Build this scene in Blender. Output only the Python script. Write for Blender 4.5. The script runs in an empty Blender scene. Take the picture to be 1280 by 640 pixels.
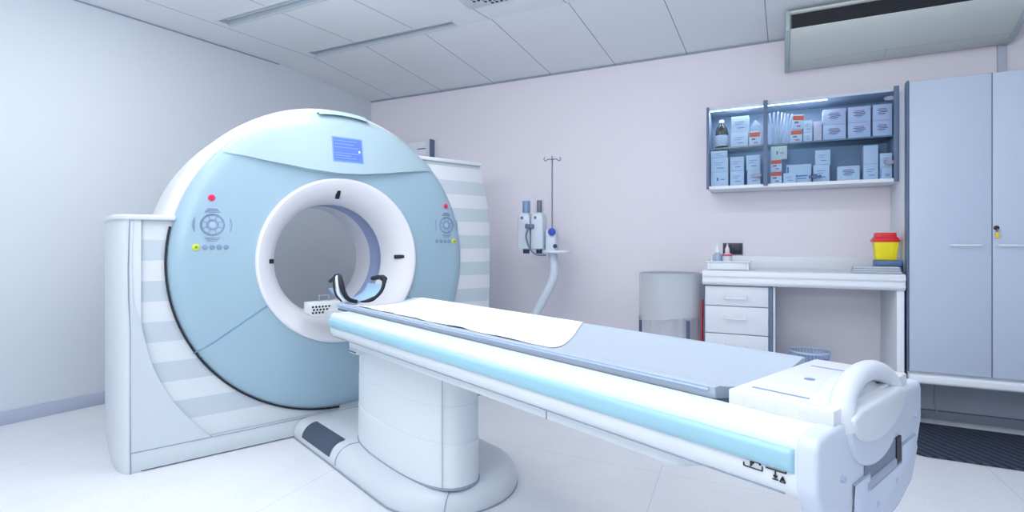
import bpy, bmesh, math, random
from mathutils import Vector, Matrix
random.seed(7)
S = bpy.context.scene
C = S.collection
R = math.radians

# ---------------------------------------------------------------- camera, world, lights, exposure
cam = bpy.data.cameras.new('camera'); co = bpy.data.objects.new('camera', cam); C.objects.link(co)
co.location = (0, 0, 1.12); co.rotation_euler = (R(90), 0, R(26.377))
cam.sensor_width = 36; cam.lens = 36*665/1280.0; cam.shift_y = -15.5/1280.0; cam.clip_start = .03
S.camera = co
S.view_settings.view_transform = 'Standard'; S.view_settings.look = 'None'
S.view_settings.exposure = -0.10; S.view_settings.gamma = 1.0
S.view_settings.use_curve_mapping = False
w = bpy.data.worlds.new('world'); S.world = w; w.use_nodes = True
bg = w.node_tree.nodes['Background']; bg.inputs[0].default_value = (.94, .965, 1, 1); bg.inputs[1].default_value = 0.88

def area(name, loc, rot, sx, sy, power, col):
    l = bpy.data.lights.new(name, 'AREA'); l.shape = 'RECTANGLE'; l.size = sx; l.size_y = sy
    l.energy = power; l.color = col
    o = bpy.data.objects.new(name, l); C.objects.link(o); o.location = loc; o.rotation_euler = [R(a) for a in rot]
    return o
for nm, x, y, sx, sy, p in (('ceiling_light_middle', -1.7, 2.0, 2.2, .35, 40), ('ceiling_light_left', -3.0, 1.4, .4, 1.4, 17),
                            ('ceiling_light_right', 1.1, 1.9, 1.2, .35, 16), ('ceiling_light_near', -1.2, .2, 2.4, .35, 16), ('ceiling_light_rear', -.9, -1.4, 2.4, .35, 20)):
    area(nm, (x, y, 2.745), (0, 0, 0), sx, sy, p*.60, (1, .99, .97))
area('added_bounce_fill', (-.6, -.9, 1.7), (160, 0, 10), .9, .9, 115, (1, .99, .975))  # unseen uplight added behind the camera to lift ceiling and room
area('cabinet_fill_light', (-.06, 4.27, 2.105), (0, 0, 0), .78, .03, 1.6, (.85, .93, 1))  # fill light added inside the cabinet to brighten its contents

# ---------------------------------------------------------------- helpers
def lin(c):
    return tuple((v/255/12.92 if v/255 <= .04045 else ((v/255+.055)/1.055)**2.4) for v in c)
MATS = {}
def mat(name, rgb, rough=.5, metal=0, spec=.5, bump=0, bscale=200, emit=0, alpha=1, coat=0):
    if name in MATS: return MATS[name]
    m = bpy.data.materials.new(name); m.use_nodes = True; nt = m.node_tree
    b = nt.nodes['Principled BSDF']; c = lin(rgb) + (1,)
    b.inputs['Base Color'].default_value = c; b.inputs['Roughness'].default_value = rough
    b.inputs['Metallic'].default_value = metal; b.inputs['Specular IOR Level'].default_value = spec
    b.inputs['Coat Weight'].default_value = coat
    if emit: b.inputs['Emission Color'].default_value = c; b.inputs['Emission Strength'].default_value = emit
    if alpha < 1: b.inputs['Alpha'].default_value = alpha
    tc = nt.nodes.new('ShaderNodeTexCoord'); nz = nt.nodes.new('ShaderNodeTexNoise')
    nz.inputs['Scale'].default_value = bscale; nt.links.new(tc.outputs['Object'], nz.inputs['Vector'])
    mr = nt.nodes.new('ShaderNodeMapRange'); mr.inputs[3].default_value = max(0, rough-.05); mr.inputs[4].default_value = min(1, rough+.05)
    nt.links.new(nz.outputs[0], mr.inputs[0]); nt.links.new(mr.outputs[0], b.inputs['Roughness'])
    if bump:
        bp = nt.nodes.new('ShaderNodeBump'); bp.inputs['Strength'].default_value = bump; bp.inputs['Distance'].default_value = .002
        nt.links.new(nz.outputs[0], bp.inputs['Height']); nt.links.new(bp.outputs[0], b.inputs['Normal'])
    MATS[name] = m; return m

def glass(name, tint, gl=.12):
    m = bpy.data.materials.new(name); m.use_nodes = True; nt = m.node_tree; nt.nodes.clear()
    o = nt.nodes.new('ShaderNodeOutputMaterial'); mx = nt.nodes.new('ShaderNodeMixShader')
    t = nt.nodes.new('ShaderNodeBsdfTransparent'); g = nt.nodes.new('ShaderNodeBsdfGlossy'); f = nt.nodes.new('ShaderNodeFresnel')
    t.inputs[0].default_value = tint + (1,); g.inputs['Roughness'].default_value = .03; f.inputs[0].default_value = 1.18
    nt.links.new(f.outputs[0], mx.inputs[0]); nt.links.new(t.outputs[0], mx.inputs[1]); nt.links.new(g.outputs[0], mx.inputs[2])
    nt.links.new(mx.outputs[0], o.inputs[0]); return m

WHITE = mat('white_plastic', (214, 221, 229), .38)
WHITE2 = mat('warm_white_plastic', (222, 226, 230), .4)
PANEL = mat('pale_grey_panel', (204, 214, 222), .42)
BLUE = mat('pale_blue_shell', (160, 189, 206), .33)
BLUE2 = mat('lighter_blue_shell', (172, 197, 210), .33)
STRIPE_BLUE = mat('table_blue_stripe', (156, 200, 216), .3)
SEAM = mat('seam_grey', (150, 163, 182), .7)
BLACK = mat('black_rubber', (22, 25, 32), .5)
GASKET = mat('gasket_dark', (28, 36, 48), .6)
DGREY = mat('dark_slate_pad', (70, 84, 104), .6, bump=.4, bscale=300)
BORE = mat('bore_white', (232, 233, 240), .35)
TUNNEL = mat('tunnel_blue_grey', (150, 166, 205), .3)
CUSH = mat('blue_vinyl', (180, 194, 210), .45, bump=.1, bscale=60)
PAPER = mat('white_paper', (248, 249, 251), .8)
LAM = mat('white_laminate', (188, 201, 221), .4)
DRW = mat('drawer_white', (222, 228, 238), .4)
COUNTER = mat('white_counter', (232, 238, 246), .35)
EDGE = mat('blue_grey_edge', (96, 116, 146), .5)
METAL = mat('steel', (120, 126, 146), .35, .5)

def fin(name, bm, m, parent=None, ang=35, bev=0, seg=2, recalc=True):
    if recalc: bmesh.ops.recalc_face_normals(bm, faces=bm.faces)
    if bev:
        es = [e for e in bm.edges if len(e.link_faces) == 2 and e.calc_face_angle(0) > R(28)]
        bmesh.ops.bevel(bm, geom=es, offset=bev, segments=seg, profile=.5, affect='EDGES', clamp_overlap=True)
    me = bpy.data.meshes.new(name); bm.to_mesh(me); bm.free()
    for p in me.polygons: p.use_smooth = True
    me.set_sharp_from_angle(angle=R(ang))
    if m: me.materials.append(m)
    o = bpy.data.objects.new(name, me); C.objects.link(o)
    if parent: o.parent = parent
    return o
def box(bm, x0, x1, y0, y1, z0, z1):
    vs = [bm.verts.new((x, y, z)) for x in (x0, x1) for y in (y0, y1) for z in (z0, z1)]
    for f in ((0,1,3,2),(4,6,7,5),(0,4,5,1),(2,3,7,6),(0,2,6,4),(1,5,7,3)): bm.faces.new([vs[i] for i in f])
    return vs
def bxo(name, b, m, parent=None, bev=0, seg=2):
    bm = bmesh.new(); box(bm, *b); return fin(name, bm, m, parent, bev=bev, seg=seg)
def prism(bm, pts, axis, a0, a1):
    # pts 2D in the two other axes, in order (y,z) for axis x, (x,z) for y, (x,y) for z
    def P(p, a):
        return {'x': (a, p[0], p[1]), 'y': (p[0], a, p[1]), 'z': (p[0], p[1], a)}[axis]
    A = [bm.verts.new(P(p, a0)) for p in pts]; B = [bm.verts.new(P(p, a1)) for p in pts]
    bm.faces.new(A); bm.faces.new(list(reversed(B))); n = len(pts)
    for i in range(n): bm.faces.new((A[i], B[i], B[(i+1) % n], A[(i+1) % n]))
def pro(name, pts, axis, a0, a1, m, parent=None, bev=0, seg=2, ang=35):
    bm = bmesh.new(); prism(bm, pts, axis, a0, a1); return fin(name, bm, m, parent, ang, bev, seg)
def lathe(bm, prof, c=(0,0,0), axis='z', n=48, a0=0, a1=360, cap=False):
    # prof (r, h)
    full = abs(a1-a0) >= 360; k = n if full else n+1; rings = []
    for i in range(k):
        a = R(a0+(a1-a0)*i/n); ca, sa = math.cos(a), math.sin(a); row = []
        for r, h in prof:
            p = {'z': (r*ca, r*sa, h), 'x': (h, r*ca, r*sa), 'y': (r*ca, h, r*sa)}[axis]
            row.append(bm.verts.new(Vector(p)+Vector(c)))
        rings.append(row)
    for i in range(n if full else n):
        A = rings[i]; B = rings[(i+1) % k]
        for j in range(len(prof)-1): bm.faces.new((A[j], B[j], B[j+1], A[j+1]))
    if cap:
        for j in (0, len(prof)-1):
            if full and prof[j][0] > 1e-5: bm.faces.new([r[j] for r in rings])
    bmesh.ops.remove_doubles(bm, verts=bm.verts, dist=1e-5)
def lao(name, prof, m, parent=None, c=(0,0,0), axis='z', n=48, a0=0, a1=360, ang=35, cap=False):
    bm = bmesh.new(); lathe(bm, prof, c, axis, n, a0, a1, cap); return fin(name, bm, m, parent, ang)
def tube(bm, path, r, n=10, closed=False, cap=True):
    path = [Vector(p) for p in path]; rs = r if isinstance(r, (list, tuple)) else [r]*len(path)
    rings = []; up = None; N = len(path)
    for i, p in enumerate(path):
        if closed: t = path[(i+1) % N]-path[i-1]
        else: t = path[min(i+1, N-1)]-path[max(i-1, 0)]
        t.normalize()
        if up is None:
            up = Vector((0,0,1)) if abs(t.z) < .9 else Vector((1,0,0))
        s = t.cross(up).normalized(); up = s.cross(t).normalized()
        rings.append([bm.verts.new(p+(s*math.cos(2*math.pi*k/n)+up*math.sin(2*math.pi*k/n))*rs[i]) for k in range(n)])
    for i in range(N if closed else N-1):
        A, B = rings[i], rings[(i+1) % N]
        for k in range(n): bm.faces.new((A[k], A[(k+1) % n], B[(k+1) % n], B[k]))
    if not closed and cap: bm.faces.new(rings[0]); bm.faces.new(rings[-1])
def tbo(name, path, r, m, parent=None, n=10, closed=False):
    bm = bmesh.new(); tube(bm, path, r, n, closed); return fin(name, bm, m, parent, 40)
def grid(bm, fn, nu, nv):
    V = [[bm.verts.new(fn(i/nu, j/nv)) for j in range(nv+1)] for i in range(nu+1)]
    for i in range(nu):
        for j in range(nv): bm.faces.new((V[i][j], V[i+1][j], V[i+1][j+1], V[i][j+1]))
    return V
def smooth_path(pts, k=8):
    pts = [Vector(p) for p in pts]; out = []
    for i in range(len(pts)-1):
        p0 = pts[max(i-1, 0)]; p1 = pts[i]; p2 = pts[i+1]; p3 = pts[min(i+2, len(pts)-1)]
        for j in range(k):
            t = j/k
            out.append(.5*((2*p1)+(p2-p0)*t+(2*p0-5*p1+4*p2-p3)*t*t+(3*p1-p0-3*p2+p3)*t**3))
    out.append(pts[-1]); return out
def empty(name, label, cat, loc=(0,0,0), rz=0, group=None):
    o = bpy.data.objects.new(name, None); C.objects.link(o); o.location = loc; o.rotation_euler = (0, 0, rz)
    o.empty_display_size = .1
    return tag(o, label, cat, group)
def tag(o, label, cat, group=None, kind=None):
    o['label'] = label; o['category'] = cat
    if group: o['group'] = group
    if kind: o['kind'] = kind
    return o
def struct(o, label=None):
    o['kind'] = 'structure'
    if label: o['label'] = label
    return o

# ---------------------------------------------------------------- room
YB = 4.53
def xl(y): return -4.215+(y-2.108)*.1033      # the left wall runs slightly off square
def noise_wall(name, a, b, scale=1.2, rough=.6):
    m = bpy.data.materials.new(name); m.use_nodes = True; nt = m.node_tree; bs = nt.nodes['Principled BSDF']
    tc = nt.nodes.new('ShaderNodeTexCoord'); n1 = nt.nodes.new('ShaderNodeTexNoise'); n1.inputs['Scale'].default_value = scale
    r = nt.nodes.new('ShaderNodeMix'); r.data_type = 'RGBA'
    r.inputs[6].default_value = lin(a)+(1,); r.inputs[7].default_value = lin(b)+(1,)
    nt.links.new(tc.outputs['Object'], n1.inputs['Vector']); nt.links.new(n1.outputs[0], r.inputs[0]); nt.links.new(r.outputs[2], bs.inputs['Base Color'])
    bs.inputs['Roughness'].default_value = rough
    n2 = nt.nodes.new('ShaderNodeTexNoise'); n2.inputs['Scale'].default_value = 180; bp = nt.nodes.new('ShaderNodeBump')
    bp.inputs['Strength'].default_value = .06; bp.inputs['Distance'].default_value = .002
    nt.links.new(tc.outputs['Object'], n2.inputs['Vector']); nt.links.new(n2.outputs[0], bp.inputs['Height']); nt.links.new(bp.outputs[0], bs.inputs['Normal'])
    return m
WL = noise_wall('pale_blue_white_wall_paint', (211, 220, 230), (215, 224, 233))
WB = noise_wall('lavender_pink_wall_paint', (233, 229, 240), (236, 232, 242))
WR = noise_wall('white_wall_paint', (205, 212, 226), (208, 215, 228))

# floor: pale vinyl with fine speckle and welded seams
FM = bpy.data.materials.new('speckled_vinyl_floor'); FM.use_nodes = True; nt = FM.node_tree; bs = nt.nodes['Principled BSDF']
tc = nt.nodes.new('ShaderNodeTexCoord'); n1 = nt.nodes.new('ShaderNodeTexNoise'); n1.inputs['Scale'].default_value = 90; n1.inputs['Detail'].default_value = 4
n2 = nt.nodes.new('ShaderNodeTexNoise'); n2.inputs['Scale'].default_value = 5; n2.inputs['Detail'].default_value = 5
cr = nt.nodes.new('ShaderNodeValToRGB'); cr.color_ramp.elements[0].position = .35; cr.color_ramp.elements[1].position = .62
cr.color_ramp.elements[0].color = lin((226, 230, 236))+(1,); cr.color_ramp.elements[1].color = lin((233, 236, 241))+(1,)
mx = nt.nodes.new('ShaderNodeMix'); mx.data_type = 'RGBA'; mx.blend_type = 'MULTIPLY'; mx.inputs[0].default_value = .35
cr2 = nt.nodes.new('ShaderNodeValToRGB'); cr2.color_ramp.elements[0].position = .3; cr2.color_ramp.elements[1].position = .6
cr2.color_ramp.elements[0].color = (.9, .9, .95, 1); cr2.color_ramp.elements[1].color = (1, 1, 1, 1)
nt.links.new(tc.outputs['Object'], n1.inputs['Vector']); nt.links.new(tc.outputs['Object'], n2.inputs['Vector'])
nt.links.new(n1.outputs[0], cr.inputs[0]); nt.links.new(n2.outputs[0], cr2.inputs[0])
nt.links.new(cr.outputs[0], mx.inputs[6]); nt.links.new(cr2.outputs[0], mx.inputs[7])
sep = nt.nodes.new('ShaderNodeSeparateXYZ'); nt.links.new(tc.outputs['Object'], sep.inputs[0])
def mth(nt, op, a, b=None):
    n = nt.nodes.new('ShaderNodeMath'); n.operation = op
    for i, v in enumerate((a, b)):
        if v is None: continue
        if isinstance(v, (int, float)): n.inputs[i].default_value = v
        else: nt.links.new(v, n.inputs[i])
    return n.outputs[0]
def linemask(nt, coord, period, off, wdt):
    f = mth(nt, 'FRACT', mth(nt, 'DIVIDE', mth(nt, 'ADD', coord, off), period))
    return mth(nt, 'LESS_THAN', f, wdt/period)
fl = mth(nt, 'ADD', sep.outputs[0], mth(nt, 'MULTIPLY', sep.outputs[1], .06))
sm = mth(nt, 'MAXIMUM', linemask(nt, fl, 1.5, 9.35, .004), linemask(nt, sep.outputs[1], 2.0, 9.35, .003))
m3 = nt.nodes.new('ShaderNodeMix'); m3.data_type = 'RGBA'; m3.inputs[7].default_value = lin((188, 194, 212))+(1,)
nt.links.new(mth(nt, 'MULTIPLY', sm, .6), m3.inputs[0]); nt.links.new(mx.outputs[2], m3.inputs[6]); nt.links.new(m3.outputs[2], bs.inputs['Base Color'])
bs.inputs['Roughness'].default_value = .38; bs.inputs['Specular IOR Level'].default_value = .4
struct(bxo('floor', (-5, 2.6, -2.6, YB+.12, -.1, 0), FM))

# ceiling: level part with tiles, then a strip dipping to the back wall
def ceil_mat(name, skew, x0, cross=None):
    m = bpy.data.materials.new(name); m.use_nodes = True; nt = m.node_tree; bs = nt.nodes['Principled BSDF']
    tc = nt.nodes.new('ShaderNodeTexCoord'); sp = nt.nodes.new('ShaderNodeSeparateXYZ'); nt.links.new(tc.outputs['Object'], sp.inputs[0])
    x = mth(nt, 'SUBTRACT', sp.outputs[0], mth(nt, 'MULTIPLY', mth(nt, 'SUBTRACT', sp.outputs[1], 3.425), skew))
    k = linemask(nt, x, .598, -x0+5.98, .006)
    if cross: k = mth(nt, 'MAXIMUM', k, linemask(nt, sp.outputs[1], cross[0], cross[1], .004))
    mixn = nt.nodes.new('ShaderNodeMix'); mixn.data_type = 'RGBA'
    mixn.inputs[6].default_value = lin((230, 236, 243))+(1,); mixn.inputs[7].default_value = lin((120, 136, 158))+(1,)
    nt.links.new(k, mixn.inputs[0]); nt.links.new(mixn.outputs[2], bs.inputs['Base Color']); bs.inputs['Roughness'].default_value = .7
    return m
CM1 = ceil_mat('ceiling_tiles_level', .108, -2.483)
CM2 = ceil_mat('ceiling_tiles_sloped', .02, -2.470)
bm = bmesh.new()
# level ceiling with two slots left open for the recessed channels
slots = [(-3.70, -1.0, 2.555, 2.655), (-3.615, -2.155, 3.325, 3.42)]
ys = [-2.6, 2.555, 2.655, 3.325, 3.42, 3.425]
def quad(bm, a, b, c, d, up=.08):
    vs = [bm.verts.new(p) for p in (a, b, c, d)] + [bm.verts.new((p[0], p[1], p[2]+up)) for p in (a, b, c, d)]
    for f in ((0,1,2,3),(7,6,5,4),(0,4,5,1),(1,5,6,2),(2,6,7,3),(3,7,4,0)): bm.faces.new([vs[i] for i in f])
ZC = 2.767
def strip(y0, y1, xa, xb):
    f = lambda v, y: (xl(y)-.02 if v is None else v, y, ZC)
    quad(bm, f(xa, y0), f(xa, y1), f(xb, y1), f(xb, y0))
strip(-2.6, 2.555, None, 2.4)
strip(2.555, 2.655, None, -3.70); strip(2.555, 2.655, -1.0, 2.4)
strip(2.655, 3.325, None, 2.4)
strip(3.325, 3.42, None, -3.615); strip(3.325, 3.42, -2.155, 2.4)
strip(3.42, 3.43, None, 2.4)
struct(fin('ceiling', bm, CM1, ang=10))
bm = bmesh.new()
za, zb = ZC, 2.672
quad(bm, (xl(3.43)-.02, 3.43, za), (xl(YB)-.02, YB+.02, zb), (2.4, YB+.02, zb), (2.4, 3.43, za))
struct(fin('ceiling', bm, CM2, ang=10), 'ceiling strip sloping down to the lavender wall')
# recessed channels
CH = mat('channel_grey', (190, 202, 216), .4)
for i, (x0, x1, y0, y1) in enumerate(slots):
    t = empty('ceiling_channel', ['long recessed grey slot in the ceiling, farther from the back wall', 'shorter recessed grey slot in the ceiling, nearer the back wall'][i], 'ceiling slot', ((x0+x1)/2, (y0+y1)/2, ZC))
    hx, hy = (x1-x0)/2, (y1-y0)/2
    bm = bmesh.new(); box(bm, -hx+.001, hx-.001, -hy+.001, hy-.001, .034, .040)
    box(bm, -hx+.001, -hx+.005, -hy+.001, hy-.001, .001, .034); box(bm, hx-.005, hx-.001, -hy+.001, hy-.001, .001, .034)
    box(bm, -hx+.005, hx-.005, -hy+.001, -hy+.005, .001, .034); box(bm, -hx+.005, hx-.005, hy-.005, hy-.001, .001, .034)
    fin('trough', bm, CH, t)
    bxo('louver', (-hx+.01, hx-.01, -.008, .008, .018, .024), mat('channel_pale', (215, 222, 230), .4), t)
    bm = bmesh.new()
    for (a, b, c, d) in ((-hx-.012, hx+.012, -hy-.012, -hy), (-hx-.012, hx+.012, hy, hy+.012)): box(bm, a, b, c, d, -.004, 0)
    fin('trim', bm, PANEL, t)
# perforated ceiling vent
t = empty('ceiling_vent', 'square perforated white ceiling vent at the top edge of the picture', 'vent', (-1.625, 2.91, ZC))
bm = bmesh.new(); box(bm, -.3, .3, -.3, .3, -.006, -.0005); fin('vent_panel', bm, mat('vent_white', (214, 226, 236), .5), t, bev=.002)
bm = bmesh.new()
for i in range(17):
    for j in range(17):
        if math.hypot(i-8, j-8) < 8.6: lathe(bm, [(0, -.0075), (.012, -.0075), (.012, -.006)], ((i-8)*.0345, (j-8)*.0345, 0), n=8)
fin('perforation', bm, mat('vent_hole', (50, 60, 78), .8), t)

# walls
bm = bmesh.new(); quad(bm, (xl(-2.6), -2.6, 0), (xl(YB), YB, 0), (xl(YB), YB, ZC+.08), (xl(-2.6), -2.6, ZC+.08), 0)
bm.free(); bm = bmesh.new()
prism(bm, [(xl(-2.6), -2.6), (xl(YB), YB), (xl(YB)-.12, YB), (xl(-2.6)-.12, -2.6)], 'z', 0, ZC+.08)
struct(fin('wall_left', bm, WL))
struct(bxo('wall_back', (-4.1, 2.6, YB, YB+.12, 0, ZC+.08), WB))
struct(bxo('wall_rear_blocker', (-.2, 2.5, -2.7, -2.6, 0, ZC+.08), WR))  # partial wall out of view, added to hold back world light
struct(bxo('wall_right', (2.4, 2.5, -2.6, YB, 0, ZC+.08), WR))
BB = mat('baseboard_vinyl', (184, 194, 216), .45)
pro_bb = [(xl(-2.6)+.0, -2.6), (xl(YB)+.0, YB), (xl(YB)+.012, YB), (xl(-2.6)+.012, -2.6)]
struct(pro('baseboard_left', pro_bb, 'z', 0, .085, BB, bev=.003))
struct(bxo('baseboard_back', (xl(YB)+.012, 2.4, YB-.012, YB, 0, .085), BB, bev=.003))
# thin shadow-gap trim where the ceiling meets the walls
TR = mat('ceiling_trim', (150, 162, 188), .6)
bm = bmesh.new(); prism(bm, [(xl(-2.6), -2.6), (xl(3.42), 3.42), (xl(3.42)+.008, 3.42), (xl(-2.6)+.008, -2.6)], 'z', ZC-.009, ZC-.001); struct(fin('trim_1', bm, TR))
struct(bxo('trim_2', (xl(YB), 2.4, YB-.012, YB, zb-.012, zb-.003), TR))

# ---------------------------------------------------------------- CT gantry (local X towards the viewer, Y right, Z up)
RZ = R(66.2247-90)
U = Vector((math.cos(RZ), math.sin(RZ), 0)); V = Vector((-math.sin(RZ), math.cos(RZ), 0))
def uv(u, v, z=0): return tuple(U*u+V*v+Vector((0,0,z)))
g = empty('ct_scanner', 'large white ct scanner gantry with pale blue round face and central bore', 'scanner', uv(-3.12, 1.275), RZ)
ZG = 1.02; cz = (0, 0, ZG)
RF = .89
def facex(r):
    if r < .80: return -.010*(r/.80)**2
    t = min(1, (r-.80)/.09); return -.010-.055*(1-math.sqrt(max(0, 1-t*t)))
prof = [(.47, -.03), (.47, facex(.47))] + [(r, facex(r)) for r in [.5, .6, .7, .78, .80, .82, .84, .855, .868, .878, .885, .889, .89]] + [(.89, -.11)]
lao('face_disc', prof, BLUE, g, cz, 'x', 144)
# white rim behind the face
lao('rim_housing', [(.885, -.10), (.900, -.102), (.918, -.115), (.930, -.14), (.934, -.2), (.934, -.62), (.92, -.67), (.88, -.69), (.42, -.70)], WHITE2, g, cz, 'x', 144)
bm = bmesh.new(); tube(bm, [(-.060, .898*math.cos(R(a)), ZG+.898*math.sin(R(a))) for a in range(168, 372, 3)], .0055, 8); fin('gasket', bm, GASKET, g)
# bore
lao('bore_ring', [(.492, -.02), (.494, .004), (.490, .014), (.480, .018), (.465, .013), (.44, -.004), (.41, -.03), (.385, -.065), (.365, -.11), (.352, -.16), (.346, -.205)], BORE, g, cz, 'x', 128)
lao('scan_window', [(.3455, -.203), (.3475, -.207), (.3475, -.368), (.3455, -.372)], TUNNEL, g, cz, 'x', 128)
lao('rear_bore_ring', [(.346, -.37), (.346, -.60), (.37, -.66), (.425, -.705)], BORE, g, cz, 'x', 128)
# laser slots on the bore ring
for a, tw, ln in ((180, 0, .020), (92, 0, .032), (2, 0, .036)):
    rr = .40; ca, sa = math.cos(R(a)), math.sin(R(a)); bm = bmesh.new()
    box(bm, -.006, .006, -ln, ln, -.013, .013)
    # face the funnel normal, long side along the radius
    rad = Vector((.45, ca*.89, sa*.89)).normalized() if False else Vector((math.sin(R(35)), ca*math.cos(R(35)), sa*math.cos(R(35))))
    tan = Vector((0, -sa, ca)); nor = rad.cross(tan)
    M = Matrix((nor, rad, tan)).transposed().to_4x4(); M.translation = Vector((-.042, ca*rr, ZG+sa*rr))
    bmesh.ops.transform(bm, matrix=M, verts=bm.verts); fin('laser_window', bm, BLACK, g, bev=.004)
# upper cover with crease
CP = [(-.66, 1.607), (-.568, 1.593), (-.364, 1.563), (-.20, 1.541), (-.043, 1.531), (.10, 1.536), (.268, 1.558), (.42, 1.583), (.56, 1.605), (.66, 1.618)]
def crease(y):
    for (a, za_), (b, zb_) in zip(CP, CP[1:]):
        if y <= b: t = (y-a)/(b-a); t = t*t*(3-2*t)*.35+t*.65; return za_+(zb_-za_)*t
    return CP[-1][1]
def coverx(y, z):
    zt = ZG+math.sqrt(max(0, RF*RF-y*y)); z0 = crease(y); t = max(0, min(1, (z-z0)/max(.02, zt-z0)))
    r = min(.8899, math.hypot(y, z-ZG))
    return facex(r)+.0025+.045*max(0, 1-(y/.64)**2)*(1-t)**1.3*(1+.25*t)
bm = bmesh.new()
ye = .645
def cf(a, b):
    y = -ye+2*ye*a; z0 = crease(y); zt = ZG+math.sqrt(max(0, (RF-.0005)**2-y*y)); z = z0+(zt-z0)*max(0, (b-.04)/.96)
    if b < .03: return (facex(math.hypot(y, z0-ZG))-.004, y, z0+.002)
    return (coverx(y, z), y, z)
grid(bm, cf, 90, 34); fin('upper_cover', bm, BLUE2, g, 50)
# raised crown piece on top
bm = bmesh.new(); rows = []
a0, a1 = 78.8, 99.3
def crf(a, b):
    an = R(a0+(a1-a0)*a); rr = [.872, .893, .902, .905, .905, .900, .89][int(round(b*6))]; xx = [.0, -.012, -.03, -.055, -.12, -.135, -.137][int(round(b*6))]
    e = min(1, min(a, 1-a)*14); rr = .885+(rr-.885)*e if rr > .885 else rr
    return (xx, rr*math.cos(an), ZG+rr*math.sin(an))
grid(bm, crf, 40, 6); fin('crown_cover', bm, BLUE2, g, 50)
# seam lines on the face
def seamline(p, q, parent, w_=.0035, m=None):
    n = 14; pts = []
    for i in range(n+1):
        y = p[0]+(q[0]-p[0])*i/n; z = p[1]+(q[1]-p[1])*i/n; pts.append((facex(math.hypot(y, z-ZG)), y, z))
    bm = bmesh.new(); tube(bm, pts, w_, 6); return fin('seam', bm, m or mat('blue_seam', (118, 158, 186), .6), parent)
seamline((-.775, .550), (-.395, .80), g); seamline((.775, .550), (.395, .80), g)
# display
y0, y1, z0, z1 = -.066, .108, 1.617, 1.752
def dq(y0, y1, z0, z1, off, name, m, parent, th=.006):
    bm = bmesh.new(); vs = []
    for d in (off-th, off):
        for (y, z) in ((y0, z0), (y1, z0), (y1, z1), (y0, z1)): vs.append(bm.verts.new((coverx(y, z)+d, y, z)))
    for f in ((0,1,2,3),(7,6,5,4),(0,4,5,1),(1,5,6,2),(2,6,7,3),(3,7,4,0)): bm.faces.new([vs[i] for i in f])
    return fin(name, bm, m, parent)
dq(y0-.008, y1+.008, z0-.008, z1+.008, .003, 'display_frame', mat('display_frame', (120, 165, 225), .3), g)
scr = dq(y0, y1, z0, z1, .0045, 'display_screen', mat('screen_blue', (78, 104, 226), .2, emit=.9), g)
for k, (zz, yw) in enumerate(((1.735, .9), (1.715, .75), (1.695, .9), (1.66, .95), (1.645, .6), (1.63, .8))):
    dq(y0+.006, y0+.006+(y1-y0-.012)*yw, zz, zz+.0035, .0055, 'text_line', mat('screen_text', (108, 136, 240), .3, emit=.9), scr, .002)
dq(.088, .096, 1.672, 1.684, .0055, 'icon', mat('screen_icon', (225, 235, 255), .3, emit=.9), scr, .002)
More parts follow.
